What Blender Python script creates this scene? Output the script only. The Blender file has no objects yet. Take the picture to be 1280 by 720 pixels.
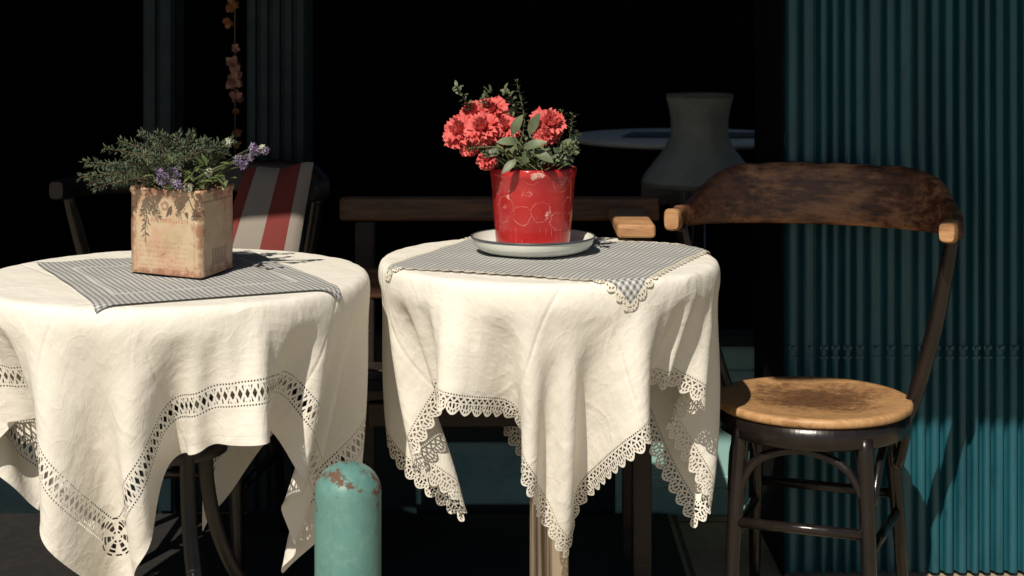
import bpy, math, random, numpy as np
from mathutils import Vector, Matrix
random.seed(7); rng=np.random.default_rng(7)
scene=bpy.context.scene
F=2050.0; H=1.23; HY=22.0
def W(px,py,D): return Vector(((px-640)*D/F, D, H-(py-HY)*D/F))
SLOPE=1.1
TS=Vector((-0.33,-1/SLOPE,1.0)).normalized()

# ---------------------------------------------------------------- node helpers
class E:
    def __init__(s,nt,v): s.nt=nt; s.v=v
    def _m(s,op,*a):
        n=s.nt.nodes.new('ShaderNodeMath'); n.operation=op
        for i,x in enumerate((s,)+a):
            if isinstance(x,E): x=x.v
            if isinstance(x,(int,float)): n.inputs[i].default_value=x
            else: s.nt.links.new(x,n.inputs[i])
        return E(s.nt,n.outputs[0])
    def __add__(s,o): return s._m('ADD',o)
    def __sub__(s,o): return s._m('SUBTRACT',o)
    def __mul__(s,o): return s._m('MULTIPLY',o)
    def __truediv__(s,o): return s._m('DIVIDE',o)
    def abs(s): return s._m('ABSOLUTE')
    def gt(s,o): return s._m('GREATER_THAN',o)
    def lt(s,o): return s._m('LESS_THAN',o)
    def max(s,o): return s._m('MAXIMUM',o)
    def min(s,o): return s._m('MINIMUM',o)
    def sin(s): return s._m('SINE')
    def sqrt(s): return s._m('SQRT')
    def fract(s): return s._m('FRACT')
    def pp(s,o): return s._m('PINGPONG',o)
    def atan2(s,o): return s._m('ARCTAN2',o)
    def inv(s): return E(s.nt,1.0)._c(s)
    def _c(s,o):
        n=s.nt.nodes.new('ShaderNodeMath'); n.operation='SUBTRACT'; n.inputs[0].default_value=1.0
        s.nt.links.new(o.v,n.inputs[1]); return E(s.nt,n.outputs[0])
def newmat(name):
    m=bpy.data.materials.new(name); m.use_nodes=True; nt=m.node_tree
    return m,nt,nt.nodes['Principled BSDF'],nt.nodes['Material Output']
def mixc(nt,fac,a,b,bt='MIX'):
    n=nt.nodes.new('ShaderNodeMix'); n.data_type='RGBA'; n.blend_type=bt
    for idx,x in ((0,fac),(6,a),(7,b)):
        if isinstance(x,E): x=x.v
        if isinstance(x,(int,float)): n.inputs[idx].default_value=x
        elif isinstance(x,tuple): n.inputs[idx].default_value=(*x[:3],1)
        else: nt.links.new(x,n.inputs[idx])
    return n.outputs[2]
def noise(nt,scale,detail=4,rough=.55,vec=None,stretch=None,coord='Object'):
    n=nt.nodes.new('ShaderNodeTexNoise'); n.inputs['Scale'].default_value=scale
    n.inputs['Detail'].default_value=detail; n.inputs['Roughness'].default_value=rough
    if vec is None:
        tc=nt.nodes.new('ShaderNodeTexCoord'); vec=tc.outputs[coord]
    if stretch:
        mp=nt.nodes.new('ShaderNodeMapping'); mp.inputs['Scale'].default_value=stretch
        nt.links.new(vec,mp.inputs['Vector']); vec=mp.outputs[0]
    nt.links.new(vec,n.inputs['Vector']); return E(nt,n.outputs['Fac'])
def ramp(nt,x,a,b):
    n=nt.nodes.new('ShaderNodeMapRange'); n.inputs['From Min'].default_value=a; n.inputs['From Max'].default_value=b
    nt.links.new(x.v,n.inputs['Value']); return E(nt,n.outputs[0])
def bump(nt,bs,h,strength,dist=.01):
    n=nt.nodes.new('ShaderNodeBump'); n.inputs['Strength'].default_value=strength; n.inputs['Distance'].default_value=dist
    nt.links.new(h.v if isinstance(h,E) else h,n.inputs['Height']); nt.links.new(n.outputs[0],bs.inputs['Normal'])
def simple(name,c1,c2,rough=.5,scale=12,bumps=.15,bscale=60,stretch=None,metal=0,spec=.5,lo=.35,hi=.65):
    m,nt,bs,out=newmat(name)
    f=ramp(nt,noise(nt,scale,6,.6,stretch=stretch),lo,hi)
    nt.links.new(mixc(nt,f,c1,c2),bs.inputs['Base Color'])
    bs.inputs['Roughness'].default_value=rough; bs.inputs['Metallic'].default_value=metal
    bs.inputs['Specular IOR Level'].default_value=spec
    r=noise(nt,scale*2.5,4,.6,stretch=stretch)
    rr=ramp(nt,r,.2,.8)*.3+(rough-.15); nt.links.new(rr.v,bs.inputs['Roughness'])
    if bumps: bump(nt,bs,noise(nt,bscale,5,.6,stretch=stretch),bumps,.004)
    return m
def uvxy(nt):
    tc=nt.nodes.new('ShaderNodeTexCoord'); sp=nt.nodes.new('ShaderNodeSeparateXYZ')
    nt.links.new(tc.outputs['UV'],sp.inputs[0]); return E(nt,sp.outputs[0]),E(nt,sp.outputs[1]),tc.outputs['UV']

# ---------------------------------------------------------------- mesh helpers
class MB:
    def __init__(s): s.v=[];s.f=[];s.m=[];s.uv=[]
    def add(s,vs,fs,mi=0,uvs=None):
        o=len(s.v); s.v+= [tuple(v) for v in vs]; s.f+=[tuple(i+o for i in f) for f in fs]; s.m+=[mi]*len(fs)
        s.uv+= list(uvs) if uvs else [(0,0)]*len(vs)
    def obj(s,name,mats,parent=None,smooth=True,loc=(0,0,0)):
        me=bpy.data.meshes.new(name); me.from_pydata(s.v,[],s.f)
        for m in mats: me.materials.append(m)
        me.polygons.foreach_set('material_index',s.m)
        me.polygons.foreach_set('use_smooth',[smooth]*len(s.f))
        uvl=me.uv_layers.new(name='UVMap')
        li=np.zeros(len(me.loops),dtype=np.int32); me.loops.foreach_get('vertex_index',li)
        uvl.data.foreach_set('uv',np.array(s.uv,dtype=np.float32)[li].ravel())
        me.update(); o=bpy.data.objects.new(name,me); scene.collection.objects.link(o)
        o.location=loc
        if parent: o.parent=parent
        return o
    def box(s,a,b,mi=0):
        x0,y0,z0=a;x1,y1,z1=b
        s.add([(x0,y0,z0),(x1,y0,z0),(x1,y1,z0),(x0,y1,z0),(x0,y0,z1),(x1,y0,z1),(x1,y1,z1),(x0,y1,z1)],
              [(0,3,2,1),(4,5,6,7),(0,1,5,4),(1,2,6,5),(2,3,7,6),(3,0,4,7)],mi)
    def lathe(s,prof,n=48,c=(0,0,0),mi=0,wob=0):
        vs=[];uv=[]
        for j,(r,z) in enumerate(prof):
            for i in range(n):
                a=2*math.pi*i/n
                vs.append((c[0]+r*math.cos(a),c[1]+r*math.sin(a),c[2]+z)); uv.append((i/n,z))
        fs=[(j*n+i,j*n+(i+1)%n,(j+1)*n+(i+1)%n,(j+1)*n+i) for j in range(len(prof)-1) for i in range(n)]
        s.add(vs,fs,mi,uv)
    def tube(s,pts,rad,n=10,mi=0,cap=True):
        pts=[Vector(p) for p in pts]; k=len(pts)
        if not isinstance(rad,(list,tuple)): rad=[rad]*k
        vs=[];nrm=None
        for j in range(k):
            t=(pts[min(j+1,k-1)]-pts[max(j-1,0)]).normalized()
            if nrm is None:
                nrm=t.orthogonal().normalized()
            nrm=(nrm-t*nrm.dot(t)).normalized(); b=t.cross(nrm)
            for i in range(n):
                a=2*math.pi*i/n; vs.append(pts[j]+(nrm*math.cos(a)+b*math.sin(a))*rad[j])
        fs=[(j*n+i,j*n+(i+1)%n,(j+1)*n+(i+1)%n,(j+1)*n+i) for j in range(k-1) for i in range(n)]
        if cap: fs+= [tuple(range(n))[::-1],tuple((k-1)*n+i for i in range(n))]
        s.add(vs,fs,mi)
def spline(pts,n=24):
    pts=[Vector(p) for p in pts]; P=[pts[0]]+pts+[pts[-1]]; out=[]
    segs=len(pts)-1
    for i in range(n+1):
        t=i/n*segs; k=min(int(t),segs-1); u=t-k
        p0,p1,p2,p3=P[k],P[k+1],P[k+2],P[k+3]
        out.append(.5*((2*p1)+(p2-p0)*u+(2*p0-5*p1+4*p2-p3)*u*u+(3*p1-p0-3*p2+p3)*u**3))
    return out
def empty(name,loc=(0,0,0),rz=0):
    e=bpy.data.objects.new(name,None); scene.collection.objects.link(e); e.location=loc; e.rotation_euler=(0,0,rz); return e
def bevel(o,w=.003,seg=2):
    m=o.modifiers.new('b','BEVEL'); m.width=w; m.segments=seg; m.limit_method='ANGLE'

# ---------------------------------------------------------------- materials
M={}
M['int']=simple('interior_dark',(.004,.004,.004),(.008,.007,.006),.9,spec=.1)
M['teal_dark']=simple('teal_paint_dark_and_shade',(.002,.010,.014),(.0035,.015,.021),.55,scale=6,spec=.3)
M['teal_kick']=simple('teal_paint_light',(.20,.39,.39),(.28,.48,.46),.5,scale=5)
M['black_wood']=simple('black_lacquered_wood',(.006,.005,.005),(.014,.010,.009),.25,scale=14,stretch=(1,1,.3))
M['metal_dark']=simple('dark_metal',(.012,.012,.013),(.025,.023,.022),.4)
M['mat']=simple('floor_shade_black',(.006,.006,.006),(.014,.012,.011),.9,scale=40)  # near-black colour for the floor shade sheet
M['steel']=simple('worn_steel_sheen',(.07,.045,.03),(.46,.38,.28),.35,scale=3,stretch=(22,22,.25),metal=.5,lo=.40,hi=.56)  # worn metal; vertical streaks in the colour stand for sheen
M['soil']=simple('soil',(.02,.014,.01),(.05,.035,.02),.9,scale=60)
M['seat_dim']=simple('shaded_seat',(.010,.006,.004),(.02,.012,.008),.6)  # darkened seat colour for rear furniture, shade put into the colour

def m_shutter():
    m,nt,bs,out=newmat('shutter_teal_paint')
    f=ramp(nt,noise(nt,3,6,.65,stretch=(6,1,.6)),.35,.7)
    c=mixc(nt,f,(.005,.055,.078),(.014,.105,.138))
    d=ramp(nt,noise(nt,30,6,.7,stretch=(2,2,.5)),.58,.72)
    c=mixc(nt,d*.6,c,(.006,.018,.024))
    sc=ramp(nt,noise(nt,80,5,.7,stretch=(3,3,.3)),.66,.72); c=mixc(nt,sc*.5,c,(.05,.14,.16))
    nt.links.new(c,bs.inputs['Base Color'])
    r=noise(nt,9,5)*.4+.25; nt.links.new(r.v,bs.inputs['Roughness'])
    bump(nt,bs,noise(nt,14,4,stretch=(1,1,.3)),.3,.006); return m
M['shutter']=m_shutter()
def m_wood(name,dark,light,worn,lo,hi,rough=.4):
    m,nt,bs,out=newmat(name)
    g=noise(nt,9,8,.7,stretch=(1,6,8)); g2=noise(nt,6,7,.7); 
    c=mixc(nt,ramp(nt,g,.35,.65),dark,light)
    k=ramp(nt,g2*.55+g*.45,lo,hi)
    c=mixc(nt,k,c,worn); nt.links.new(c,bs.inputs['Base Color'])
    rr=k*.3+rough; nt.links.new(rr.v,bs.inputs['Roughness'])
    bump(nt,bs,g,.4,.004); return m
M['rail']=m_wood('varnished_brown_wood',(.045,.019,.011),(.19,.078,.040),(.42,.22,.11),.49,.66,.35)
M['rail_dim']=m_wood('shaded_brown_wood',(.008,.004,.003),(.022,.010,.006),(.05,.02,.01),.58,.75,.5)  # shaded copy of the brown wood for furniture behind the tables
M['bench']=m_wood('brown_bench_wood',(.05,.022,.012),(.14,.06,.028),(.22,.11,.055),.5,.7,.5)
M['railend']=m_wood('worn_orange_wood',(.22,.10,.04),(.42,.21,.09),(.50,.29,.14),.4,.7,.45)
def m_seat():
    m,nt,bs,out=newmat('worn_plywood_seat')
    tc=nt.nodes.new('ShaderNodeTexCoord'); sp=nt.nodes.new('ShaderNodeSeparateXYZ'); nt.links.new(tc.outputs['Object'],sp.inputs[0])
    x,y=E(nt,sp.outputs[0]),E(nt,sp.outputs[1]); yy=y-.04; xx=x+.0; r=(xx*xx+yy*yy*1.3).sqrt()
    g=noise(nt,9,9,.75,stretch=(1.5,10,2)); n=noise(nt,14,9,.8); n2=noise(nt,60,6,.75)
    base=mixc(nt,ramp(nt,g,.35,.65),(.30,.15,.055),(.52,.31,.15))
    k=ramp(nt,(n*.7+n2*.35+g*.45)-(r*2.0),.42,.60)
    c=mixc(nt,k*.88,base,mixc(nt,ramp(nt,n2,.35,.6),(.025,.010,.005),(.11,.046,.020)))
    sc=ramp(nt,noise(nt,50,8,.8),.57,.64); c=mixc(nt,sc*.7,c,(.05,.02,.01))
    nt.links.new(c,bs.inputs['Base Color'])
    bs.inputs['Roughness'].default_value=.5; bump(nt,bs,g*.6+n2*.4,.35,.003); return m
M['seat']=m_seat()
def m_paving():
    m,nt,bs,out=newmat('pavement_stone')
    tc=nt.nodes.new('ShaderNodeTexCoord'); b=nt.nodes.new('ShaderNodeTexBrick')
    nt.links.new(tc.outputs['Object'],b.inputs['Vector']); b.inputs['Scale'].default_value=1
    b.inputs['Brick Width'].default_value=.4; b.inputs['Row Height'].default_value=.4; b.inputs['Mortar Size'].default_value=.006
    b.offset=0; b.inputs['Color1'].default_value=(.42,.35,.24,1); b.inputs['Color2'].default_value=(.36,.30,.20,1); b.inputs['Mortar'].default_value=(.07,.06,.05,1)
    n=noise(nt,25,8,.7); n2=noise(nt,4,5,.6)
    c=mixc(nt,ramp(nt,n,.3,.7)*.5,b.outputs[0],(.20,.16,.11)); c=mixc(nt,ramp(nt,n2,.5,.8)*.5,c,(.12,.10,.08))
    nt.links.new(c,bs.inputs['Base Color']); bs.inputs['Roughness'].default_value=.85; bump(nt,bs,n,.4,.004); return m
M['paving']=m_paving()
def cloth_shader(name,L,kind):
    m,nt,bs,out=newmat(name)
    u,v,uvs=uvxy(nt); h=L/2
    au,av=u.abs(),v.abs(); e=(au.max(av)._m('MULTIPLY',-1.0))+h
    sel=au.gt(av); t=v*sel+u*sel.inv()
    wr=noise(nt,10,5,.55,vec=uvs); fine=noise(nt,420,2,.5,vec=uvs)
    cr=noise(nt,3.0,3,.5,vec=uvs,stretch=(1,9,1)); cr2=noise(nt,3.3,3,.5,vec=uvs,stretch=(8,1,1))
    hgt=wr*1.0+cr*.3+cr2*.3+fine*.05
    rd=(noise(nt,5,2,.5,vec=uvs)-.5).abs()._m('MULTIPLY',-1.0); rd2=(noise(nt,11,2,.5,vec=uvs)-.5).abs()._m('MULTIPLY',-1.0)
    hgt=hgt+(rd.max(-.03))*3.0+(rd2.max(-.025))*1.4
    if kind in('lace','openwork'):
        for q in(-.19,.17):
            hgt=hgt+((u-q).abs().min(.006))*30.0+((v-q*1.1).abs().min(.006))*30.0
    hole=None
    if kind=='openwork':
        def band(a,b,per):
            inb=e.gt(a)*e.lt(b); s=(e-a)/(b-a)
            p=t.pp(per)/per
            x1=(p-s).abs().lt(.17); x2=(p+s-1.0).abs().lt(.17); lad=(t/.0056).fract().lt(.50)*((s-.5).abs().gt(.26))
            return inb*(x1.max(x2).max(lad)).inv()
        hole=band(.072,.100,.0135)
        for a in (.065,.104):
            hole=hole.max(e.gt(a)*e.lt(a+.0030)*(t/.0056).fract().gt(.5))
        cu=au-(h-.087); cv=av-(h-.087); q=(cu*cu+cv*cv).sqrt(); an=cv.atan2(cu)
        near=q.lt(.036); fl=q.gt(.007)*q.lt(.028)*((an*6.0).sin().gt(-.05))*((q/.0105).fract().gt(.25))
        fl=fl.max(q.gt(.031)*q.lt(.034)*((an*10.0).sin().gt(-.3)))
        hole=hole*near.inv(); hole=hole.max(fl*near)
        hem=(e-.014).abs().lt(.0012)
        hgt=hgt+hem._m('MULTIPLY',-.6)
        lacez=e.lt(-1.0)
    if kind=='lace':
        per=.026
        sc=(t/per).fract()-.5
        edge=(sc*sc*.044)
        outside=e.lt(edge)
        s=e-edge
        ring=s.gt(.0045)*s.lt(.0085)*((t/.0052).fract().gt(.52))
        ring2=s.gt(.0115)*e.lt(.020)*((t/.0065).fract().gt(.50))
        net=e.gt(.0225)*e.lt(.031)*((t.pp(.0065)/.0065-(e-.0225)/.0085).abs().gt(.36))
        net2=e.gt(.034)*e.lt(.0365)*((t/.0052).fract().gt(.5))
        hole=outside.max(ring).max(ring2).max(net).max(net2)
        lacez=e.lt(.039)
    if kind=='napkin':
        per=.022
        sc=(t/per).fract()-.5; edge=sc*sc*.034; outside=e.lt(edge); s=e-edge
        ring=s.gt(.004)*s.lt(.0075)*((t/.0055).fract().gt(.48))
        hole=outside.max(ring); lacez=e.lt(.0135)
    if kind in('napkin','napkin_plain'):
        def stripe(q,p): return (q/p).fract().lt(.5)
        a=stripe(u+5.0,.0098); b=stripe(v+5.0,.0098)
        c=mixc(nt,(a+b)*.5,(.62,.61,.57),(.13,.15,.18))
        if kind=='napkin':
            c=mixc(nt,lacez,c,(.72,.68,.58))
        else:
            bd=(e-.045).abs().lt(.004); c=mixc(nt,bd,c,(.55,.55,.52))
    else:
        c=mixc(nt,ramp(nt,noise(nt,5,5,.6,vec=uvs),.35,.7)*.5,(.82,.795,.735),(.75,.715,.64))
        c=mixc(nt,lacez,c,(.76,.73,.66)) if kind=='lace' else c
    nt.links.new(c,bs.inputs['Base Color']); bs.inputs['Roughness'].default_value=.9; bs.inputs['Specular IOR Level'].default_value=.15
    bump(nt,bs,hgt,.55,.012 if 'nap' not in kind else .004)
    tr=nt.nodes.new('ShaderNodeBsdfTranslucent'); nt.links.new(c,tr.inputs[0])
    mx=nt.nodes.new('ShaderNodeMixShader'); mx.inputs[0].default_value=.07
    nt.links.new(bs.outputs[0],mx.inputs[1]); nt.links.new(tr.outputs[0],mx.inputs[2])
    last=mx.outputs[0]
    if hole is not None:
        tp=nt.nodes.new('ShaderNodeBsdfTransparent'); m2=nt.nodes.new('ShaderNodeMixShader')
        nt.links.new(hole.v,m2.inputs[0]); nt.links.new(last,m2.inputs[1]); nt.links.new(tp.outputs[0],m2.inputs[2]); last=m2.outputs[0]
    nt.links.new(last,out.inputs['Surface']); return m

# ---------------------------------------------------------------- cloth solver (position based, arrays laid out 3 x N x N)
def drape(L,N,cx,cy,R,zt,rot,seed,planes,steps=2600,dt=.003,folds=(),cen=(0,0)):
    s=np.linspace(-L/2,L/2,N); U,V=np.meshgrid(s,s,indexing='ij')
    c,sn=math.cos(rot),math.sin(rot)
    P=np.stack([U*c-V*sn+cen[0],U*sn+V*c+cen[1],np.zeros_like(U)+zt+.001],0)
    rr=np.hypot(P[0],P[1]); th=np.arctan2(P[1],P[0]); d=L/(N-1)
    G1=[];G2=[]
    def grp(di,dj,al,G):
        st=max(abs(di),abs(dj)); rest=d*math.hypot(di,dj); per=2*st
        for q in range(per):
            if di:
                na=(N-di-q+per-1)//per
                ia=slice(q,q+(na-1)*per+1,per); ib=slice(q+di,q+di+(na-1)*per+1,per)
                if dj>0: ja,jb=slice(0,N-dj),slice(dj,N)
                elif dj<0: ja,jb=slice(-dj,N),slice(0,N+dj)
                else: ja=jb=slice(0,N)
                G.append(((slice(None),ia,ja),(slice(None),ib,jb),rest,al/dt**2))
            else:
                na=(N-dj-q+per-1)//per
                ja=slice(q,q+(na-1)*per+1,per); jb=slice(q+dj,q+dj+(na-1)*per+1,per)
                G.append(((slice(None),slice(0,N),ja),(slice(None),slice(0,N),jb),rest,al/dt**2))
    grp(1,0,0,G1);grp(0,1,0,G1);grp(1,1,7e-5,G2);grp(1,-1,7e-5,G2)
    grp(2,0,9e-4,G2);grp(0,2,9e-4,G2)
    Vv=np.zeros_like(P)
    f=np.zeros_like(th)
    for k,ph,a in folds: f+=a*np.sin(k*th+ph)
    msk=np.clip((rr-R)/.08,0,1); f*=msk
    ct,st_=np.cos(th),np.sin(th)
    def solve(Q,G):
        for A,B,rest,al in G:
            a=Q[A]; b=Q[B]; D=b-a; ln=np.sqrt(D[0]*D[0]+D[1]*D[1]+D[2]*D[2])+1e-9
            D*=(ln-rest)/((2+al)*ln)
            a+=D; b-=D
    for it in range(steps):
        fr=it/steps
        Vv[2]-=9.8*dt
        amp=3.2*(1-fr/.7) if fr<.7 else 0
        w=f*(amp+1.5)*dt - msk*(2.6 if fr>.12 else 0)*dt
        Vv[0]+=ct*w; Vv[1]+=st_*w
        Vv*=(.993 if fr<.75 else .965)
        Q=P+Vv*dt
        solve(Q,G1); solve(Q,G2); solve(Q,G1); solve(Q,G1)
        q=np.hypot(Q[0],Q[1]); ins=(q<R)&(Q[2]<zt+.0005)&(Q[2]>zt-.05)
        top=ins&((zt-Q[2])<=(R-q)+.004); side=ins&~top
        Q[2][top]=zt+.0005
        for k in(0,1): Q[k][top]=P[k][top]+.1*(Q[k][top]-P[k][top])
        sc=R/np.maximum(q[side],1e-6)
        for k in(0,1): Q[k][side]*=sc
        if fr>.25:
          for (nx,nz,off_) in planes:
            dd=(Q[0]+cx)*nx+(Q[2]-zt)*nz-off_; b=(dd<0)&(Q[2]<zt-.03)
            Q[0][b]-=np.maximum(dd[b],-.0006)*nx
        Vv=(Q-P)/dt; sp=np.sqrt((Vv**2).sum(0)); m=np.where(sp>2.5,2.5/np.maximum(sp,1e-6),1.0); Vv*=m; P=Q
    G3=np.moveaxis(P,0,-1)+np.array([cx,cy,0])
    Sm=G3.copy(); Sm[1:-1,1:-1]=.5*G3[1:-1,1:-1]+.125*(G3[2:,1:-1]+G3[:-2,1:-1]+G3[1:-1,2:]+G3[1:-1,:-2])
    return Sm,U,V
def cloth_obj(name,G3,U,V,mat):
    N=G3.shape[0]; mb=MB()
    fs=[(i*N+j,(i+1)*N+j,(i+1)*N+j+1,i*N+j+1) for i in range(N-1) for j in range(N-1)]
    mb.add(G3.reshape(-1,3),fs,0,list(zip(U.ravel(),V.ravel())))
    o=mb.obj(name,[mat]); sm=o.modifiers.new('s','SUBSURF'); sm.levels=1; sm.render_levels=1; sm.uv_smooth='NONE'
    return o
def napkin(name,G3,L,rot,cen,corners,mat,off=.003,n=90,jit=0.0):
    N=G3.shape[0]; du=np.gradient(G3,axis=0); dv=np.gradient(G3,axis=1); nr=np.cross(du,dv); nr/=np.linalg.norm(nr,axis=2,keepdims=True)+1e-9
    A,B,C,D=[np.array(c,float) for c in corners]
    s=np.linspace(0,1,n); a,b=np.meshgrid(s,s,indexing='ij')
    Wd=(A*((1-a)*(1-b))[...,None]+B*(a*(1-b))[...,None]+C*(a*b)[...,None]+D*((1-a)*b)[...,None])-np.array(cen)
    c,sn=math.cos(rot),math.sin(rot)
    u=(Wd[...,0]*c+Wd[...,1]*sn); v=(-Wd[...,0]*sn+Wd[...,1]*c)
    fi=(u/L+.5)*(N-1); fj=(v/L+.5)*(N-1); i0=np.clip(fi.astype(int),0,N-2); j0=np.clip(fj.astype(int),0,N-2); x=(fi-i0)[...,None]; y=(fj-j0)[...,None]
    def smp(T): return T[i0,j0]*(1-x)*(1-y)+T[i0+1,j0]*x*(1-y)+T[i0,j0+1]*(1-x)*y+T[i0+1,j0+1]*x*y
    P=smp(G3)+smp(nr)*off
    ru=np.sin(a*23+b*5)*np.sin(b*17)*.0012; P=P+smp(nr)*(ru+.0012)[...,None]
    w1=np.linalg.norm(B-A); w2=np.linalg.norm(D-A)
    mb=MB(); fs=[(i*n+j,(i+1)*n+j,(i+1)*n+j+1,i*n+j+1) for i in range(n-1) for j in range(n-1)]
    mb.add(P.reshape(-1,3),fs,0,list(zip(((a-.5)*w1).ravel(),((b-.5)*w2).ravel())))
    return mb.obj(name,[mat])

# tables
LC=(-.63,3.05); LR=.365; LZ=.752
RC=(.071,3.16); RR=.328; RZ=.768
L1=1.17; rot1=math.radians(34)
G1,U1,V1=drape(L1,100,LC[0],LC[1],LR,LZ,rot1,3,[(-1,-.12,.258)],folds=[(12,1.0,1.6),(7,2.2,1.0),(19,.4,.9)])
L2=1.08; rot2=math.radians(45+6)
G2,U2,V2=drape(L2,96,RC[0],RC[1],RR,RZ,rot2,11,[(1,-.15,-.270)],folds=[(11,.5,1.6),(6,1.9,1.0),(18,2.0,.9)],cen=(0,0))
mt1=cloth_shader('white_cotton_openwork',L1,'openwork'); mt2=cloth_shader('white_cotton_lace',L2,'lace')
cloth_obj('tablecloth',G1,U1,V1,mt1); cloth_obj('tablecloth',G2,U2,V2,mt2)
def off(c,x,y): return (x-c[0],y-c[1])
napkin('gingham_napkin',G1,L1,rot1,(0,0),[off(LC,-.68,2.705),off(LC,-.304,2.875),off(LC,-.537,3.335),off(LC,-.913,3.165)],cloth_shader('grey_gingham_plain',.41,'napkin_plain'))
napkin('gingham_napkin',G2,L2,rot2,(0,0),[(.160,-.335),(.345,.13),(-.145,.318),(-.318,-.145)],cloth_shader('grey_gingham_lace',.5,'napkin'))

def table(kind,c,R,z):
    e=empty('round_cafe_table',(c[0],c[1],0))
    mb=MB(); mb.lathe([(0,z-.035),(R-.025,z-.035),(R-.014,z-.025),(R-.014,z-.014),(R-.025,z-.006),(0,z-.006)],64); mb.obj('table_top',[M['black_wood']],e)
    mb=MB()
    if kind=='post':
        w=.037; mb.box((-w,-w,.03),(w,w,z-.036)); o=mb.obj('square_post',[M['steel']],e,False); bevel(o,.008,3)
        mb=MB()
        for a in range(4):
            an=a*math.pi/2+.6; mb.tube([(0,0,.05),(.25*math.cos(an),.25*math.sin(an),.02)],[.03,.018])
        mb.obj('foot_cross',[M['metal_dark']],e)
    else:
        for a in (math.radians(-62),math.radians(60),math.radians(178)):
            cx,sx=math.cos(a),math.sin(a)
            pts=spline([(.10*cx,.10*sx,z-.036),(.09*cx,.09*sx,.5),(.10*cx,.10*sx,.32),(.17*cx,.17*sx,.16),(.31*cx,.31*sx,.01)],24)
            mb.tube(pts,.014,10)
        mb.lathe([(.09,.42),(.10,.425),(.10,.445),(.09,.45),(.088,.435),(.09,.42)],32)
        mb.obj('curved_legs',[M['metal_dark']],e)
    return e
table('legs',LC,LR,LZ); table('post',RC,RR,RZ)

# ---------------------------------------------------------------- armchairs
def armchair(loc,rz,rail=None,board=.085,scl=(1,1,1),end=None,seatm=None):
    rail=rail or M['rail']
    e=empty('bentwood_armchair',loc,rz); e.scale=scl
    path=[]
    for k in range(61):
        s=-1+2*k/60
        a=s*1.35*math.pi/2
        if abs(a)<=math.pi/2: x=.292*math.sin(a); y=.215*math.cos(a)
        else: x=.292*math.copysign(1,a)-math.copysign(.010*(abs(a)-math.pi/2)/.55,a); y=-.21*(abs(a)-math.pi/2)
        path.append((x,y+.02,s))
    mb=MB(); n=16; vs=[];K=len(path)
    for k,(x,y,s) in enumerate(path):
        p=Vector((x,y)); q0=path[max(k-1,0)]; q1=path[min(k+1,K-1)]
        t=Vector((q1[0]-q0[0],q1[1]-q0[1])).normalized(); nn=Vector((t.y,-t.x))
        m=abs(s)
        w=1/(1+math.exp((m-.50)*16))
        hh=.042+board*w+.0015*math.sin(s*31)+.001*math.sin(s*57+1); bot=.752+.012*(m)**2; th=.014+.006*max(0,(m-.85)/.15)
        if k in(0,K-1): th*=.75; hh*=.8; bot+=.004
        lean=.018*w
        for i in range(n):
            an=2*math.pi*i/n; cs,sn_=math.cos(an),math.sin(an)
            ex=math.copysign(abs(cs)**.6,cs)*th; ez=math.copysign(abs(sn_)**.5,sn_)
            zz=bot+hh*(ez*.5+.5)
            o=ex-lean*(ez*.5+.5)
            vs.append((p.x+nn.x*o,p.y+nn.y*o,zz))
    fs=[]
    for k in range(K-1):
        for i in range(n): fs.append((k*n+i,k*n+(i+1)%n,(k+1)*n+(i+1)%n,(k+1)*n+i))
    mb.add(vs,fs,0); mb.m=[1 if (j//n<3 or j//n>K-5) else 0 for j in range(len(fs))]
    mb.add([vs[i] for i in range(n)],[tuple(range(n))],1); mb.add([vs[(K-1)*n+i] for i in range(n)],[tuple(range(n))],1)
    mb.obj('back_rail',[rail,end or M['railend']],e)
    mb=MB(); prof=[(0,.430),(.10,.431),(.16,.436),(.190,.441),(.202,.441),(.206,.436),(.206,.428),(.200,.424),(0,.424)]
    mb.lathe(prof,56); mb.obj('seat',[seatm or M['seat']],e)
    mb=MB(); mb.lathe([(.188,.424),(.199,.422),(.199,.385),(.190,.380),(.170,.384),(.170,.424)],56)
    mb.obj('seat_ring',[M['black_wood']],e)
    mb=MB()
    for sx in(-1,1):
        mb.tube(spline([(sx*.125,-.135,.40),(sx*.135,-.150,.22),(sx*.145,-.165,0)],10),[.019-.006*i/10 for i in range(11)],12)
        mb.tube(spline([(sx*.14,.12,.40),(sx*.155,.16,.2),(sx*.165,.20,0)],10),[.018-.006*i/10 for i in range(11)],12)
        mb.tube(spline([(sx*.175,.06,.385),(sx*.205,.055,.45),(sx*.245,.035,.58),(sx*.272,.01,.70),(sx*.285,-.005,.765)],20),[.014+.003*math.sin(i/20*math.pi) for i in range(21)],12)
        mb.tube(spline([(sx*.185,.06,.40),(sx*.18,.085,.36),(sx*.165,.10,.30)],6),.012,10)
        mb.tube([(sx*.137,-.153,.19),(sx*.155,.165,.19)],.010,10)
        mb.tube(spline([(sx*.143,-.14,.28),(sx*.150,-.09,.345),(sx*.152,-.0,.372),(sx*.152,.08,.345),(sx*.153,.14,.28)],18),.009,8)
    mb.tube([(-.137,-.153,.225),(.137,-.153,.225)],.010,10)
    mb.tube([(-.155,.165,.225),(.155,.165,.225)],.010,10)
    mb.tube(spline([(-.128,-.147,.28),(-.09,-.15,.345),(0,-.15,.372),(.09,-.15,.345),(.128,-.147,.28)],18),.009,8)
    mb.obj('legs_and_stretchers',[M['black_wood']],e)
    return e
armchair((.612,3.335,0),math.radians(-20),scl=(.965,.965,1.04))
armchair((-.72,3.70,0),math.radians(-4),M['rail_dim'],.03,(1,1,1.08),M['rail_dim'],M['seat_dim'])
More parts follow.
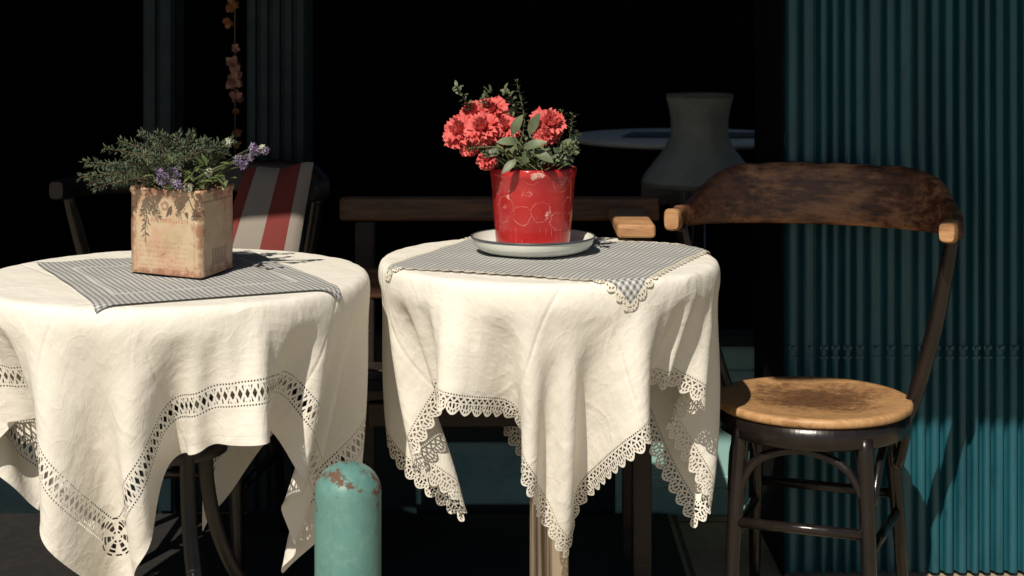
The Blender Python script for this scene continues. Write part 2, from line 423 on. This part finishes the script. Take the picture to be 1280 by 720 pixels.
# wooden bench behind the right-hand table
be=empty('wooden_bench')
mb=MB()
mb.box((-.386,3.66,.775),(.33,3.70,.828)); mb.box((-.37,3.665,.60),(.31,3.69,.67))
o=mb.obj('back_rails',[M['bench']],be,False); bevel(o,.008,3)
mb=MB(); mb.box((.215,3.36,.778),(.295,3.659,.806))
o=mb.obj('armrest',[M['railend']],be,False); bevel(o,.008,3)
mb=MB()
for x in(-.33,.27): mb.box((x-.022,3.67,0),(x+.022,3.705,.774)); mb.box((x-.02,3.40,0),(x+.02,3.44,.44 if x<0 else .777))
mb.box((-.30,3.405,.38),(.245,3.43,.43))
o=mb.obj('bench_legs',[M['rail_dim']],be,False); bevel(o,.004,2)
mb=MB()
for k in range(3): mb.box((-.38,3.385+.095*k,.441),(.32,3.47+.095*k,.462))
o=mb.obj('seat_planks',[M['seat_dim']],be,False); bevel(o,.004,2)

# ---------------------------------------------------------------- storefront
sf=empty('shop_front')
WY=4.05; SY=3.62
mb=MB()
mb.box((-6,WY-.02,2.45),(6,WY+.2,7.0)); mb.box((2.3,WY,0),(6,WY+.2,2.45)); mb.box((-6,WY,0),(-2.3,WY+.2,2.45))  # upper wall raised out of view to keep sun off the ceiling opening
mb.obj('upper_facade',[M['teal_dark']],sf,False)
mb=MB()
def flute(x0,x1,y):
    mb.box((x0,y,0.0),(x1,y+.12,2.45))
    n=max(2,int((x1-x0)/.028)); w=(x1-x0)/n
    for i in range(n): mb.box((x0+i*w+.005,y-.012,.02),(x0+(i+1)*w-.005,y-.001,2.44))
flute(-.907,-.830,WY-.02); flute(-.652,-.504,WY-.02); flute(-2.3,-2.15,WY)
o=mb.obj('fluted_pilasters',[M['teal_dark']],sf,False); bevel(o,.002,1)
mb=MB()
mb.box((.255,WY,0),(.698,WY+.05,.42))
x0,x1=.28,.68
mb.box((x0,WY-.010,.07),(x1,WY-.001,.10)); mb.box((x0,WY-.010,.33),(x1,WY-.001,.36)); mb.box((x0,WY-.0095,.101),(x0+.03,WY-.001,.329)); mb.box((x1-.03,WY-.0095,.101),(x1,WY-.001,.329))
o=mb.obj('kick_panel',[M['teal_kick']],sf,False); bevel(o,.003,1)
mb=MB(); mb.box((-.503,WY+.002,0),(.254,WY+.05,.42)); mb.box((-.829,WY+.03,0),(-.653,WY+.07,.30))  # kick panel stretch behind the tables, shade put into its dark colour
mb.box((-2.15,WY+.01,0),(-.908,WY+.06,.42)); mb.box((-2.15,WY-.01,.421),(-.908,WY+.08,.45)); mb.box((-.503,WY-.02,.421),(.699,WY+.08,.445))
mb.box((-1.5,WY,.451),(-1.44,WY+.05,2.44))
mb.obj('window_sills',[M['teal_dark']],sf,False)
mb=MB()
IY=WY+.21
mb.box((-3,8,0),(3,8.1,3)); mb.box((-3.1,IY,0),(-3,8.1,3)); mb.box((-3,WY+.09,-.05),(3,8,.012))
mb.box((3,IY,0),(3.1,5.0,3)); mb.box((3,7.7,0),(3.1,8.1,3)); mb.box((3,5.001,0),(3.1,7.699,.7)); mb.box((3,5.001,2.8),(3.1,7.699,3))  # right wall with an added opening that lets sky light in
mb.box((-3.1,IY,3.001),(3.1,4.7,3.1)); mb.box((-3.1,7.3,3.001),(3.1,8.1,3.1)); mb.box((-3.1,4.701,3.001),(-1.0,7.299,3.1)); mb.box((2.2,4.701,3.001),(3.1,7.299,3.1))  # ceiling with an added opening to brighten the inner table and lampshade
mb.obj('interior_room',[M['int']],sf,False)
# shutter
e=empty('folding_metal_shutter')
mb=MB(); x=.602; ribs=[]; prof=[]
while x<2.6:
    p=random.choice([.026,.030,.034,.038,.030])
    d=random.uniform(.010,.016)
    prof+=[(x,SY+.0),(x+.003,SY-.002)]
    for k in range(7):
        a=math.pi*k/6; prof.append((x+.003+(p-.010)*(1-math.cos(a))/2,SY-.004-d*math.sin(a)**.6))
    prof+=[(x+p-.007,SY+.005),(x+p-.002,SY+.005)]
    ribs.append((x+.003+(p-.010)/2,SY-.004-d)); x+=p
n=len(prof); vs=[(a,b,0.01) for a,b in prof]+[(a,b,2.45) for a,b in prof]
mb.add(vs,[(i,i+1,n+i+1,n+i) for i in range(n-1)])
mb.obj('shutter_slats',[M['shutter']],e,True)
mb=MB()
for rx,ry in ribs:
    z=.505
    mb.box((rx-.009,ry-.002,z-.004),(rx+.009,ry+.004,z+.004)); mb.box((rx-.009,ry-.002,z-.024),(rx+.009,ry+.004,z-.019))
    mb.tube([(rx,ry-.002,z),(rx,ry-.006,z)],[.0045,.003],8)
mb.obj('rivet_band',[M['shutter']],e,False)
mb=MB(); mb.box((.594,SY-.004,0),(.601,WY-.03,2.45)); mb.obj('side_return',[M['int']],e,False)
# awning (unseen; right-hand canopy added further out and lower to shade the shutter)
maw=simple('awning_canvas',(.02,.07,.07),(.03,.09,.09),.8)
mb=MB(); ez=2.3; ey=WY-(ez-.197)/SLOPE; ez2=2.25; ey2=SY-(ez2-.33)/SLOPE
bx=.60-.33*(2.25-.33)
mb.add([(-5,ey,ez),(bx+.3,ey,ez),(bx+.3,WY-.02,2.95),(-5,WY-.02,2.95)],[(0,1,2,3)])
mb.add([(bx,ey2,ez2),(5,ey2,ez2),(5,WY-.02,2.86),(bx,WY-.02,2.86)],[(0,1,2,3)])
aw=mb.obj('awning_with_shade_canopy',[maw],None,False); so=aw.modifiers.new('s','SOLIDIFY'); so.thickness=.01
# ground
mb=MB(); mb.add([(-60,-60,0),(60,-60,0),(60,60,0),(-60,60,0)],[(0,1,2,3)]); mb.obj('pavement',[M['paving']],None,False)
mb=MB(); mb.box((-1.9,3.3,.004),(.38,WY-.03,.014)); mb.obj('floor_shade_sheet',[M['mat']],None,False)  # black sheet laid on the paving in place of shade under the tables

# ---------------------------------------------------------------- bollard
def m_boll():
    m,nt,bs,out=newmat('chipped_teal_paint')
    n=noise(nt,7,8,.75,stretch=(1,1,.8)); tc=nt.nodes.new('ShaderNodeTexCoord'); sp=nt.nodes.new('ShaderNodeSeparateXYZ'); nt.links.new(tc.outputs['Object'],sp.inputs[0]); z=E(nt,sp.outputs[2])
    hi=ramp(nt,z,.44,.585)
    n2=noise(nt,34,7,.75)
    k=ramp(nt,(n*.45+n2*.55)+hi*.085,.605,.622)
    base=mixc(nt,ramp(nt,noise(nt,10,6,.6),.3,.7),(.075,.19,.175),(.12,.26,.235))
    base=mixc(nt,ramp(nt,noise(nt,90,6,.7),.5,.75)*.35,base,(.26,.38,.34))
    dr=ramp(nt,noise(nt,20,6,.7,stretch=(3,3,.25)),.54,.70); base=mixc(nt,dr*.5,base,(.05,.10,.09))
    c=mixc(nt,k,base,mixc(nt,ramp(nt,n2,.4,.6),(.045,.018,.010),(.13,.055,.03)))
    nt.links.new(c,bs.inputs['Base Color']); rr=k*.4+.42; nt.links.new(rr.v,bs.inputs['Roughness'])
    hb=n2*.5+k._m('MULTIPLY',-.5); bump(nt,bs,hb,.5,.003); return m
mb=MB(); r=.0485; zt=.582
prof=[(r+.002,0),(r,.05),(r,zt-.045)]+[(r*math.cos(a),zt-.045+.043*math.sin(a)) for a in [math.pi/2*i/10 for i in range(1,10)]]+[(.0001,zt-.002)]
mb.lathe(prof,48); mb.lathe([(r+.03,.0),(r+.03,.008),(r+.002,.012)],48)
mb.obj('street_bollard',[m_boll()],None,True,loc=(-.24,2.4,0))

# ---------------------------------------------------------------- tin planter
def m_tin():
    m,nt,bs,out=newmat('faded_pink_tin')
    u,v,uvs=uvxy(nt)
    fu=u.fract(); face=u-fu
    n=noise(nt,14,8,.7); n2=noise(nt,60,8,.75); n3=noise(nt,9,6,.65)
    c=mixc(nt,ramp(nt,n,.35,.65),(.42,.31,.19),(.56,.46,.32))
    c=mixc(nt,ramp(nt,n3,.46,.60)*.6,c,(.48,.24,.18))
    edge=(fu.min(fu.inv())).min(v.inv()).min(v)
    k=ramp(nt,(n2*.5+n*.5)-edge*1.0,.40,.49); c=mixc(nt,k*.8,c,(.22,.09,.05))
    sp_=ramp(nt,n2*.6+n3*.4,.565,.61); c=mixc(nt,sp_*.75,c,(.20,.08,.045))
    rowm=((v*18.0).fract().gt(.5)); txt=noise(nt,1,3,.5,vec=uvs,stretch=(55,18,1)).gt(.5)
    blk=v.lt(.42)*v.gt(.08)*fu.gt(.12)*fu.lt(.8)*face.lt(.5)
    t2=(v-.63).abs().lt(.025)*fu.gt(.22)*fu.lt(.82)*face.lt(.5)*txt
    c=mixc(nt,(rowm*txt*blk)*.28,c,(.34,.10,.08)); c=mixc(nt,t2*.5,c,(.33,.09,.07))
    fr_=((fu-.5).abs()-.40).abs().lt(.006)*v.gt(.06)*v.lt(.92); fr2=((v-.49).abs()-.43).abs().lt(.006)*(fu-.5).abs().lt(.40)
    c=mixc(nt,(fr_.max(fr2))*.4,c,(.34,.12,.09))
    q=((fu-.5)*(fu-.5)+(v-.80)*(v-.80)).sqrt(); em=(q-.04).abs().lt(.016)*n2.gt(.42)
    c=mixc(nt,em*face.lt(.5)*.6,c,(.15,.07,.05))
    ban=(v-.86).abs().lt(.012)*fu.lt(.9); c=mixc(nt,ban*face.gt(.5)*.5,c,(.12,.08,.08))
    bar=v.gt(.10)*v.lt(.30)*fu.gt(.3)*fu.lt(.75)*face.gt(.5)*((fu*22.0).fract().gt(.45)); c=mixc(nt,bar*.75,c,(.03,.03,.03))
    nt.links.new(c,bs.inputs['Base Color']); bs.inputs['Roughness'].default_value=.42; bump(nt,bs,n*.8+n2*.25,.35,.004); return m
tin=empty('tin_planter')
NC=np.array((-.558,2.948)); vl=np.array((-.150,.083)); vr=np.array((.036,.143))
cs=[NC+vl,NC,NC+vr,NC+vl+vr]; ctr=(cs[0]+cs[2])/2
mb=MB(); z0=LZ+.009; rows=[0,.004,.008,.04,.08,.12,.145,.149,.153,.157]; ins=[.0,.0,-.0015,-.001,-.0005,-.001,-.001,.0015,.002,.001]
def ring(inset,z):
    pts=[];uv=[]
    for f in range(4):
        a,b=cs[f],cs[(f+1)%4]
        for k in range(12):
            t=k/12; p=a*(1-t)+b*t
            cr=.05
            if t<cr or t>1-cr: 
                dd=(cr-min(t,1-t))/cr; p=p+(ctr-p)*.035*dd**2
            bulge=.002*math.sin(math.pi*t)
            p=p+(ctr-p)/np.linalg.norm(ctr-p)*(-inset-(bulge if .01<z-z0<.145 else 0)); pts.append((p[0],p[1],z)); uv.append((f+t*.999,(z-z0)/.157))
    return pts,uv
allv=[];alluv=[]
for rr_,i_ in zip(rows,ins):
    p,uv=ring(i_,z0+rr_); allv+=p; alluv+=uv
for rr_,i_ in ((.157,-.003),(.12,-.004)):
    p,uv=ring(i_,z0+rr_); allv+=p; alluv+=uv
n=48;K=len(rows)+2
mb.add(allv,[(j*n+i,j*n+(i+1)%n,(j+1)*n+(i+1)%n,(j+1)*n+i) for j in range(K-1) for i in range(n)],0,alluv)
mb.obj('square_tin',[m_tin()],tin)
mb=MB(); p,_=ring(-.004,z0+.135); mb.add(p,[tuple(range(48))]); mb.obj('soil_fill',[M['soil']],tin)
mfir=simple('fir_needles',(.025,.045,.028),(.13,.17,.09),.55,scale=40,bumps=0)
mtwig=simple('twig_bark',(.06,.04,.025),(.14,.09,.05),.8,scale=30)
mb=MB()
def needle(p,d,L,w=.0012,mi=0):
    d=d.normalized(); s=d.orthogonal().normalized()*w; b=d.cross(s)
    mid=p+d*L*.5
    mb.add([p,mid+s,mid+b,mid-s,p+d*L],[(0,1,2),(0,2,3),(0,3,1),(4,2,1),(4,3,2),(4,1,3)],mi)
def sprig(p0,p1,sag,nn,L,stemr=.0018):
    p0,p1=Vector(p0),Vector(p1); mid=(p0+p1)/2+Vector((0,0,sag)); pts=spline([p0,mid,p1],16)
    mb.tube(pts,[stemr*(1-.6*i/16) for i in range(17)],5,1)
    for k in range(nn):
        t=.12+.88*k/nn; q=t*16; i=min(int(q),15); p=pts[i].lerp(pts[i+1],q-i); ax=(pts[i+1]-pts[i]).normalized()
        o=ax.orthogonal().normalized(); o.rotate(Matrix.Rotation(random.uniform(0,6.28),3,ax))
        needle(p,ax*random.uniform(.5,.9)+o,L*random.uniform(.7,1.1)*(1-.3*t))
TZ=z0+.14
def P(px,py,D): return W(px,py,D)
base=[(ctr[0]+random.uniform(-.045,.045),ctr[1]+random.uniform(-.045,.045),TZ) for _ in range(60)]
tips=[(100,222,3.0),(118,235,2.95),(106,203,3.05),(130,186,3.0),(150,176,3.08),(176,166,3.1),(196,166,3.0),(222,168,3.08),(240,168,3.02),(258,174,3.1),(276,178,3.0),(285,192,3.05),(230,198,2.92),(190,196,2.9),(160,205,2.92),(135,218,2.9),(292,176,3.1),(210,186,3.12),(262,186,3.0)]
for i,(a,b,D) in enumerate(tips):
    p1=P(a,b,D); p0=Vector(base[i])
    sprig(p0,p1,.022,100,.021)
    m_=p0.lerp(p1,.55)+Vector((0,0,.018))
    for s in(-1,1):
        q=p1.lerp(p0,.25)+Vector((random.uniform(-.035,.035),random.uniform(-.03,.03),random.uniform(-.005,.03))); sprig(m_,q,.004,45,.017,.0012)
mb.obj('fir_sprigs',[mfir,mtwig],tin)
mlav=simple('lavender_petals',(.13,.09,.20),(.34,.27,.42),.7,scale=60,bumps=0); mpale=simple('pale_buds',(.35,.36,.28),(.55,.55,.45),.7,scale=60,bumps=0)
mlf=simple('green_leaves',(.04,.065,.02),(.12,.15,.05),.5,scale=25,bumps=0)
mb=MB()
def blossom(c,r,mi,n=22,sz=.005):
    for _ in range(n):
        d=Vector((random.gauss(0,1),random.gauss(0,1),random.gauss(0,1))).normalized(); p=c+d*r*random.uniform(.3,1)
        s=d.orthogonal().normalized(); s.rotate(Matrix.Rotation(random.uniform(0,6),3,d)); t=d.cross(s)
        for a in range(4):
            an=a*math.pi/2; o=(s*math.cos(an)+t*math.sin(an)); o2=(s*math.cos(an+.8)+t*math.sin(an+.8))
            mb.add([p,p+o*sz*.6+d*.001,p+(o+o2)*sz*.6+d*sz*.4,p+o2*sz*.6+d*.001],[(0,1,2,3)],mi)
for a,b,D,r,mi in [(205,225,2.92,.013,0),(218,216,2.93,.012,0),(200,215,2.92,.009,0),(222,230,2.9,.010,0),(298,202,3.0,.011,0),(310,196,3.0,.011,0),(320,189,3.02,.010,0),(332,189,3.02,.008,0),(316,184,3.0,.008,0),(304,207,3.0,.008,0),(286,178,3.05,.008,1),(235,235,2.92,.008,1),(262,215,2.95,.008,1),(328,186,3.02,.006,1)]:
    c=P(a,b,D); blossom(c,r,mi)
    q=Vector(base[random.randrange(60)]); mb.tube(spline([q,(q+c)/2+Vector((0,0,.01)),c],8),.0012,5,2)
def leaf(p,d,up,L,w,mi=2,curl=.25):
    d=d.normalized(); s=d.cross(up).normalized(); n=s.cross(d)
    vs=[];rows=6
    for i in range(rows+1):
        t=i/rows; ww=w*math.sin(math.pi*min(1,t*.93+.05))**.8; c=p+d*L*t-n*(curl*L*t*t)
        vs+=[c-s*ww+n*ww*.25,c,c+s*ww+n*ww*.25]
    mb.add(vs,[(i*3+k,i*3+k+1,i*3+k+4,i*3+k+3) for i in range(rows) for k in(0,1)],mi)
for _ in range(100):
    c=P(random.uniform(180,290),random.uniform(205,240),random.uniform(2.92,3.08)); leaf(c,Vector((random.uniform(-1,1),random.uniform(-1,.5),random.uniform(0,1))),Vector((0,-.3,1)),.022,.004)
mb.obj('lavender_and_leaves',[mlav,mpale,mlf],tin)

# ---------------------------------------------------------------- red flower pot
def m_pot():
    m,nt,bs,out=newmat('red_glazed_ceramic')
    u,v,uvs=uvxy(nt)
    cb=nt.nodes.new('ShaderNodeCombineXYZ'); x=u*.50; nt.links.new(x.v,cb.inputs[0]); nt.links.new(v.v,cb.inputs[1])
    vo=nt.nodes.new('ShaderNodeTexVoronoi'); vo.inputs['Scale'].default_value=21; nt.links.new(cb.outputs[0],vo.inputs['Vector']); d=E(nt,vo.outputs['Distance'])
    n=noise(nt,60,4,.6,vec=cb.outputs[0]); dn=d+(n-.5)*.30
    r1=(dn-.45).abs().lt(.012); r2=(dn-.16).abs().lt(.010); ln=((x/.0125).fract().lt(.06))*v.lt(.045)*noise(nt,8,2,vec=cb.outputs[0]).gt(.47)
    worn=ramp(nt,noise(nt,35,5,.7,vec=cb.outputs[0]),.35,.62)
    patch=noise(nt,22,6,.7,vec=cb.outputs[0]); pm=ramp(nt,patch,.63,.66)
    mask=((r1.max(r2))*v.gt(.035)*v.lt(.135)).max(ln)*worn
    c=mixc(nt,ramp(nt,noise(nt,12,5),.35,.65),(.34,.015,.018),(.43,.028,.028))
    c=mixc(nt,mask*.45,c,(.75,.38,.34)); c=mixc(nt,pm*.65,c,(.66,.50,.42))
    nt.links.new(c,bs.inputs['Base Color']); bs.inputs['Roughness'].default_value=.15; bump(nt,bs,n,.05,.002); return m
pc=(.041,3.195); pz=RZ+.012
pot=empty('flower_pot')
mb=MB(); mb.lathe([(0,.0),(.068,.0),(.0715,.004),(.0735,.02),(.0795,.10),(.0825,.138),(.0840,.140),(.0848,.144),(.0848,.153),(.083,.156),(.079,.153),(.076,.13)],64,(pc[0],pc[1],pz+.004)); mb.obj('red_pot',[m_pot()],pot)
mb=MB(); mb.lathe([(0,.138),(.077,.138)],32,(pc[0],pc[1],pz)); mb.obj('soil_fill',[M['soil']],pot)
men=simple('cream_enamel',(.66,.68,.62),(.75,.76,.69),.25,scale=8,bumps=.03); mrim=simple('dark_enamel_rim',(.04,.05,.06),(.07,.08,.10),.35)
mb=MB(); sz=RZ+.007
mb.lathe([(0,.001),(.082,.0),(.096,.002),(.109,.008),(.116,.016),(.119,.027)],64,(pc[0],pc[1],sz)); mb.lathe([(.119,.027),(.1215,.0285),(.122,.0305),(.120,.0315),(.118,.030)],64,(pc[0],pc[1],sz),1)
mb.lathe([(.118,.030),(.113,.019),(.103,.0115),(.080,.006),(0,.006)],64,(pc[0],pc[1],sz)); mb.obj('enamel_saucer',[men,mrim])
def m_petal():
    m,nt,bs,out=newmat('coral_petals')
    c=mixc(nt,ramp(nt,noise(nt,60,4),.3,.7),(.62,.055,.06),(.82,.22,.20)); nt.links.new(c,bs.inputs['Base Color']); bs.inputs['Roughness'].default_value=.7
    tr=nt.nodes.new('ShaderNodeBsdfTranslucent'); nt.links.new(c,tr.inputs[0]); mx=nt.nodes.new('ShaderNodeMixShader'); mx.inputs[0].default_value=.25
    nt.links.new(bs.outputs[0],mx.inputs[1]); nt.links.new(tr.outputs[0],mx.inputs[2]); nt.links.new(mx.outputs[0],out.inputs['Surface']); return m
mpet=m_petal(); mleu=simple('eucalyptus_leaves',(.05,.075,.04),(.14,.17,.09),.5,scale=30,bumps=0); mstem=simple('green_stems',(.06,.08,.03),(.12,.13,.05),.6,scale=20,bumps=0)
mb=MB()
def carnation(c,r,ax):
    ax=ax.normalized(); s0=ax.orthogonal().normalized(); t0=ax.cross(s0)
    for ly,(el,cnt,rr_) in enumerate([(1.45,4,.75),(1.1,7,.95),(.75,9,1.0),(.4,10,1.05),(.05,11,1.0),(-.35,10,.85)]):
        for k in range(cnt):
            az=2*math.pi*(k+random.random()*.6)/cnt; e_=el+random.uniform(-.15,.15)
            rad=s0*math.cos(az)+t0*math.sin(az); d=(rad*math.cos(e_)+ax*math.sin(e_)).normalized(); w=d.cross(ax if abs(d.dot(ax))<.95 else s0).normalized(); nn=w.cross(d)
            R_=r*rr_*random.uniform(.8,1.15); I,J=10,4; vs=[]
            ph=random.uniform(0,6)
            for j in range(J+1):
                t=j/J
                for i in range(I+1):
                    q=i/I*2-1
                    ww=R_*(.10+.42*t); ruff=R_*.15*t*t*math.sin(q*10+ph)
                    ext=R_*(t*(1-.10*q*q)+ .08*t*t*math.sin(q*17+ph))
                    vs.append(c+d*ext+w*(q*ww)+nn*(ruff-.18*R_*t*t*(1 if el<.9 else -1)+.15*R_*q*q*t))
            mb.add(vs,[(j*(I+1)+i,j*(I+1)+i+1,(j+1)*(I+1)+i+1,(j+1)*(I+1)+i) for j in range(J) for i in range(I)],0)
heads=[(575,164,3.17,21),(592,143,3.2,18),(612,140,3.22,20),(629,160,3.2,18),(603,160,3.13,20),(586,180,3.16,13),(609,199,3.12,12),(686,154,3.16,20),(681,168,3.15,12),(617,176,3.14,11)]
rootp=[Vector((pc[0]+random.uniform(-.04,.04),pc[1]+random.uniform(-.04,.04),pz+.135)) for _ in range(40)]
for i,(a,b,D,r) in enumerate(heads):
    c=W(a,b,D); rr_=r*D/F*1.05; ax=Vector(((a-640)/110,-.8,.75)); carnation(c-ax.normalized()*rr_*.3,rr_,ax)
    q=rootp[i]; mb.tube(spline([q,(q+c)/2+Vector((0,0,.015)),c],10),.0022,6,1)
for a,b,D,dx,dz,L,w in [(648,178,3.12,-.9,.2,.042,.010),(640,168,3.14,.4,1,.042,.010),(655,185,3.1,.8,.4,.045,.010),(630,188,3.12,-1,-.1,.042,.009),(662,168,3.15,.3,.9,.045,.010),(668,190,3.1,.9,-.3,.04,.010),(645,200,3.1,-.7,-.5,.036,.008),(700,185,3.13,.6,.5,.036,.009),(690,196,3.12,.9,-.1,.035,.009),(622,196,3.12,-.7,.4,.035,.008),(655,205,3.12,.2,.9,.036,.008),(706,200,3.15,.5,.9,.045,.007),(600,190,3.18,-.9,.3,.035,.009),(676,178,3.2,.1,1,.04,.010),(634,150,3.22,.5,1,.035,.008)]:
    p=W(a,b,D); leaf(p,Vector((dx,-.5,dz)),Vector((0,-.8,.6)),L,w,2,.3)
    mb.tube(spline([rootp[random.randrange(40)],(p+rootp[5])/2,p],6),.0014,5,1)
def fsprig(pts,n,L,w,droop=0):
    pp=spline(pts,24); mb.tube(pp,.0013,5,1)
    for k in range(n):
        t=.25+.75*k/n; q=t*24; i=min(int(q),23); p=pp[i].lerp(pp[i+1],q-i); ax=(pp[i+1]-pp[i]).normalized(); o=ax.orthogonal().normalized(); o.rotate(Matrix.Rotation(k*2.4+random.uniform(-.4,.4),3,ax))
        leaf(p,ax*.5+o,ax,L*random.uniform(.7,1.2),w,2,.15)
for pts in [[(640,208,3.2),(655,160,3.18),(652,128,3.18),(645,99,3.18)],[(650,205,3.2),(648,150,3.22),(640,125,3.2),(630,112,3.18)],[(630,205,3.2),(598,160,3.2),(584,130,3.18),(570,106,3.15)],[(632,205,3.22),(612,150,3.22),(603,128,3.2),(614,110,3.18)],[(690,208,3.2),(708,185,3.18),(714,160,3.18),(716,142,3.18)],[(695,208,3.16),(712,196,3.13),(718,178,3.12),(722,165,3.12)],[(690,208,3.2),(700,170,3.2),(704,150,3.2),(700,138,3.2)],[(685,208,3.15),(696,190,3.1),(712,182,3.08),(720,190,3.08)],[(640,208,3.15),(628,186,3.1),(600,184,3.1),(585,186,3.1)]]:
    fsprig([W(*p) for p in pts],26,.014,.0034)
for _ in range(70):
    c=W(random.uniform(622,712),random.uniform(180,212),random.uniform(3.12,3.26)); leaf(c,Vector((random.uniform(-1,1),random.uniform(-1,.3),random.uniform(-.2,1))),Vector((0,-.4,1)),random.uniform(.015,.03),random.uniform(.003,.006),2)
mb.obj('carnations_and_foliage',[mpet,mstem,mleu],pot)

# ---------------------------------------------------------------- striped cushion
def m_str():
    m,nt,bs,out=newmat('red_white_stripes'); u,v,uvs=uvxy(nt); s=((u*1.55+.72).fract().gt(.52)); n=noise(nt,200,2,vec=uvs)
    c=mixc(nt,s,(.22,.19,.165),(.14,.020,.016)); nt.links.new(c,bs.inputs['Base Color']); bs.inputs['Roughness'].default_value=.9; bump(nt,bs,n,.2,.002); return m
mb=MB(); n=20; vs=[];uv=[]
c00,c10,c11,c01=W(262,345,3.44),W(368,345,3.44),W(392,204,3.56),W(306,212,3.60)
for side in(-1,1):
    for i in range(n+1):
        for j in range(n+1):
            a,b=i/n,j/n; p=c00*(1-a)*(1-b)+c10*a*(1-b)+c11*a*b+c01*(1-a)*b
            th=.022*(math.sin(math.pi*a)*math.sin(math.pi*b))**.45; vs.append(p+Vector((0.1,-1,.3)).normalized()*th*side*-1+Vector((0,0,.004*math.sin(a*9)))); uv.append((a,b))
m_=(n+1)*(n+1); fs=[(s*m_+i*(n+1)+j,s*m_+(i+1)*(n+1)+j,s*m_+(i+1)*(n+1)+j+1,s*m_+i*(n+1)+j+1) for s in(0,1) for i in range(n) for j in range(n)]
mb.add(vs,fs,0,uv); mb.obj('striped_cushion',[m_str()])

# ---------------------------------------------------------------- interior props
mgrey=simple('dim_white_linen',(.72,.69,.58),(.82,.79,.68),.8)
it=empty('round_dining_table',(.62,5.85,0))
mb=MB(); mb.lathe([(0,.79),(.405,.79),(.413,.798),(.413,.804),(.405,.808),(0,.808)],48); mb.obj('table_top',[mgrey],it)
mb=MB(); mb.add([(-.24,-.10,.813),(.30,-.14,.813),(.26,.12,.813),(-.18,.14,.813)],[(0,1,2,3)]); mb.obj('checked_runner',[simple('checked_runner_fabric',(.07,.08,.09),(.22,.23,.23),.9,scale=60)],it)
mb=MB(); mb.lathe([(.22,0),(.2,.03),(.04,.06),(.035,.79)],24); mb.obj('pedestal',[M['black_wood']],it)
lp=empty('fringed_table_lamp',(.56,4.9,0))
mb=MB(); k=4.9/F
zz=lambda py: H-(py-HY)*k
prof=[(39*k,zz(118)),(41*k,zz(122)),(38*k,zz(132)),(35*k,zz(150)),(35*k,zz(168)),(42*k,zz(185)),(56*k,zz(203)),(67*k,zz(218)),(71*k,zz(226))]
n=48
vs=[];
for r_,z_ in prof:
    for i in range(n):
        a=2*math.pi*i/n; q=r_*(1+.03*abs(math.sin(a*6))); vs.append((q*math.cos(a),q*math.sin(a),z_))
mb.add(vs,[(j*n+i,j*n+(i+1)%n,(j+1)*n+(i+1)%n,(j+1)*n+i) for j in range(len(prof)-1) for i in range(n)]); mb.obj('lampshade',[simple('shade_fabric',(.28,.29,.25),(.38,.38,.33),.8)],lp)
mb=MB(); mb.lathe([(71*k,zz(226)),(73*k,zz(228)),(71.5*k,zz(231))],48); mb.lathe([(41*k,zz(122)),(42.5*k,zz(120)),(41*k,zz(117))],48); mb.obj('shade_trim',[simple('trim_braid',(.16,.14,.11),(.24,.21,.16),.8)],lp)
mb=MB()
for i in range(150):
    a=2*math.pi*i/150; q=71*k; mb.tube([(q*math.cos(a),q*math.sin(a),zz(226)),(q*1.02*math.cos(a),q*1.02*math.sin(a),zz(250)+random.uniform(-.004,.004))],.0022,4)
mb.obj('fringe',[simple('fringe_thread',(.14,.12,.09),(.2,.17,.13),.8)],lp)
mb=MB(); mb.lathe([(.0,.0),(.16,.0),(.15,.03),(.03,.06),(.018,.10),(.018,zz(200)),(.0,zz(198))],24); mb.obj('lamp_stand',[M['black_wood']],lp)
mcol=[simple('garland_orange',(.20,.07,.02),(.28,.10,.03),.6),simple('garland_pink',(.28,.12,.09),(.34,.17,.13),.6),simple('garland_string',(.10,.07,.04),(.12,.09,.05),.8)]
mb=MB(); gd=WY+.07; gx=(292-640)*gd/F
mb.tube([(gx,gd,2.4),(gx+.004,gd,.85)],.002,5,2)
for py,sx,r,mi in [(-30,0,.02,0),(5,-4,.022,0),(28,-6,.016,0),(60,2,.014,1),(80,0,.024,1),(100,0,.028,1),(122,4,.022,1),(140,3,.010,0),(165,4,.014,0),(180,5,.012,0)]:
    c=Vector((gx+sx*.002,gd,H-(py-HY)*gd/F))
    for q in range(14):
        d=Vector((random.gauss(0,1),random.gauss(0,1),random.gauss(0,1))).normalized(); leaf(c,d,Vector((.1,-1,.2)),r,r*.35,mi,.3)
mb.obj('flower_garland',mcol)

# ---------------------------------------------------------------- light & camera
w=bpy.data.worlds.new('World'); scene.world=w; w.use_nodes=True; nt=w.node_tree
sky=nt.nodes.new('ShaderNodeTexSky'); sky.sky_type='NISHITA'; sky.sun_disc=False
sky.sun_elevation=math.asin(TS.z); sky.sun_rotation=math.atan2(TS.x,TS.y)
nt.links.new(sky.outputs[0],nt.nodes['Background'].inputs[0]); nt.nodes['Background'].inputs[1].default_value=.05
sd=bpy.data.lights.new('sun','SUN'); sd.energy=5.0; sd.angle=math.radians(.5); sd.color=(1,.91,.77)
so=bpy.data.objects.new('sun',sd); scene.collection.objects.link(so); so.rotation_euler=TS.to_track_quat('Z','Y').to_euler(); so.location=(-3,-5,8)
cd=bpy.data.cameras.new('camera'); cam=bpy.data.objects.new('camera',cd); scene.collection.objects.link(cam)
cam.location=(0,0,H); cam.rotation_euler=(math.radians(90),0,0); cd.sensor_width=36; cd.lens=F/1280*36; cd.shift_y=-(360-HY)/1280; cd.clip_end=200
cd.dof.use_dof=True; cd.dof.focus_distance=3.1; cd.dof.aperture_fstop=6.3
scene.camera=cam
scene.view_settings.view_transform='Standard'; scene.view_settings.look='None'; scene.view_settings.exposure=0
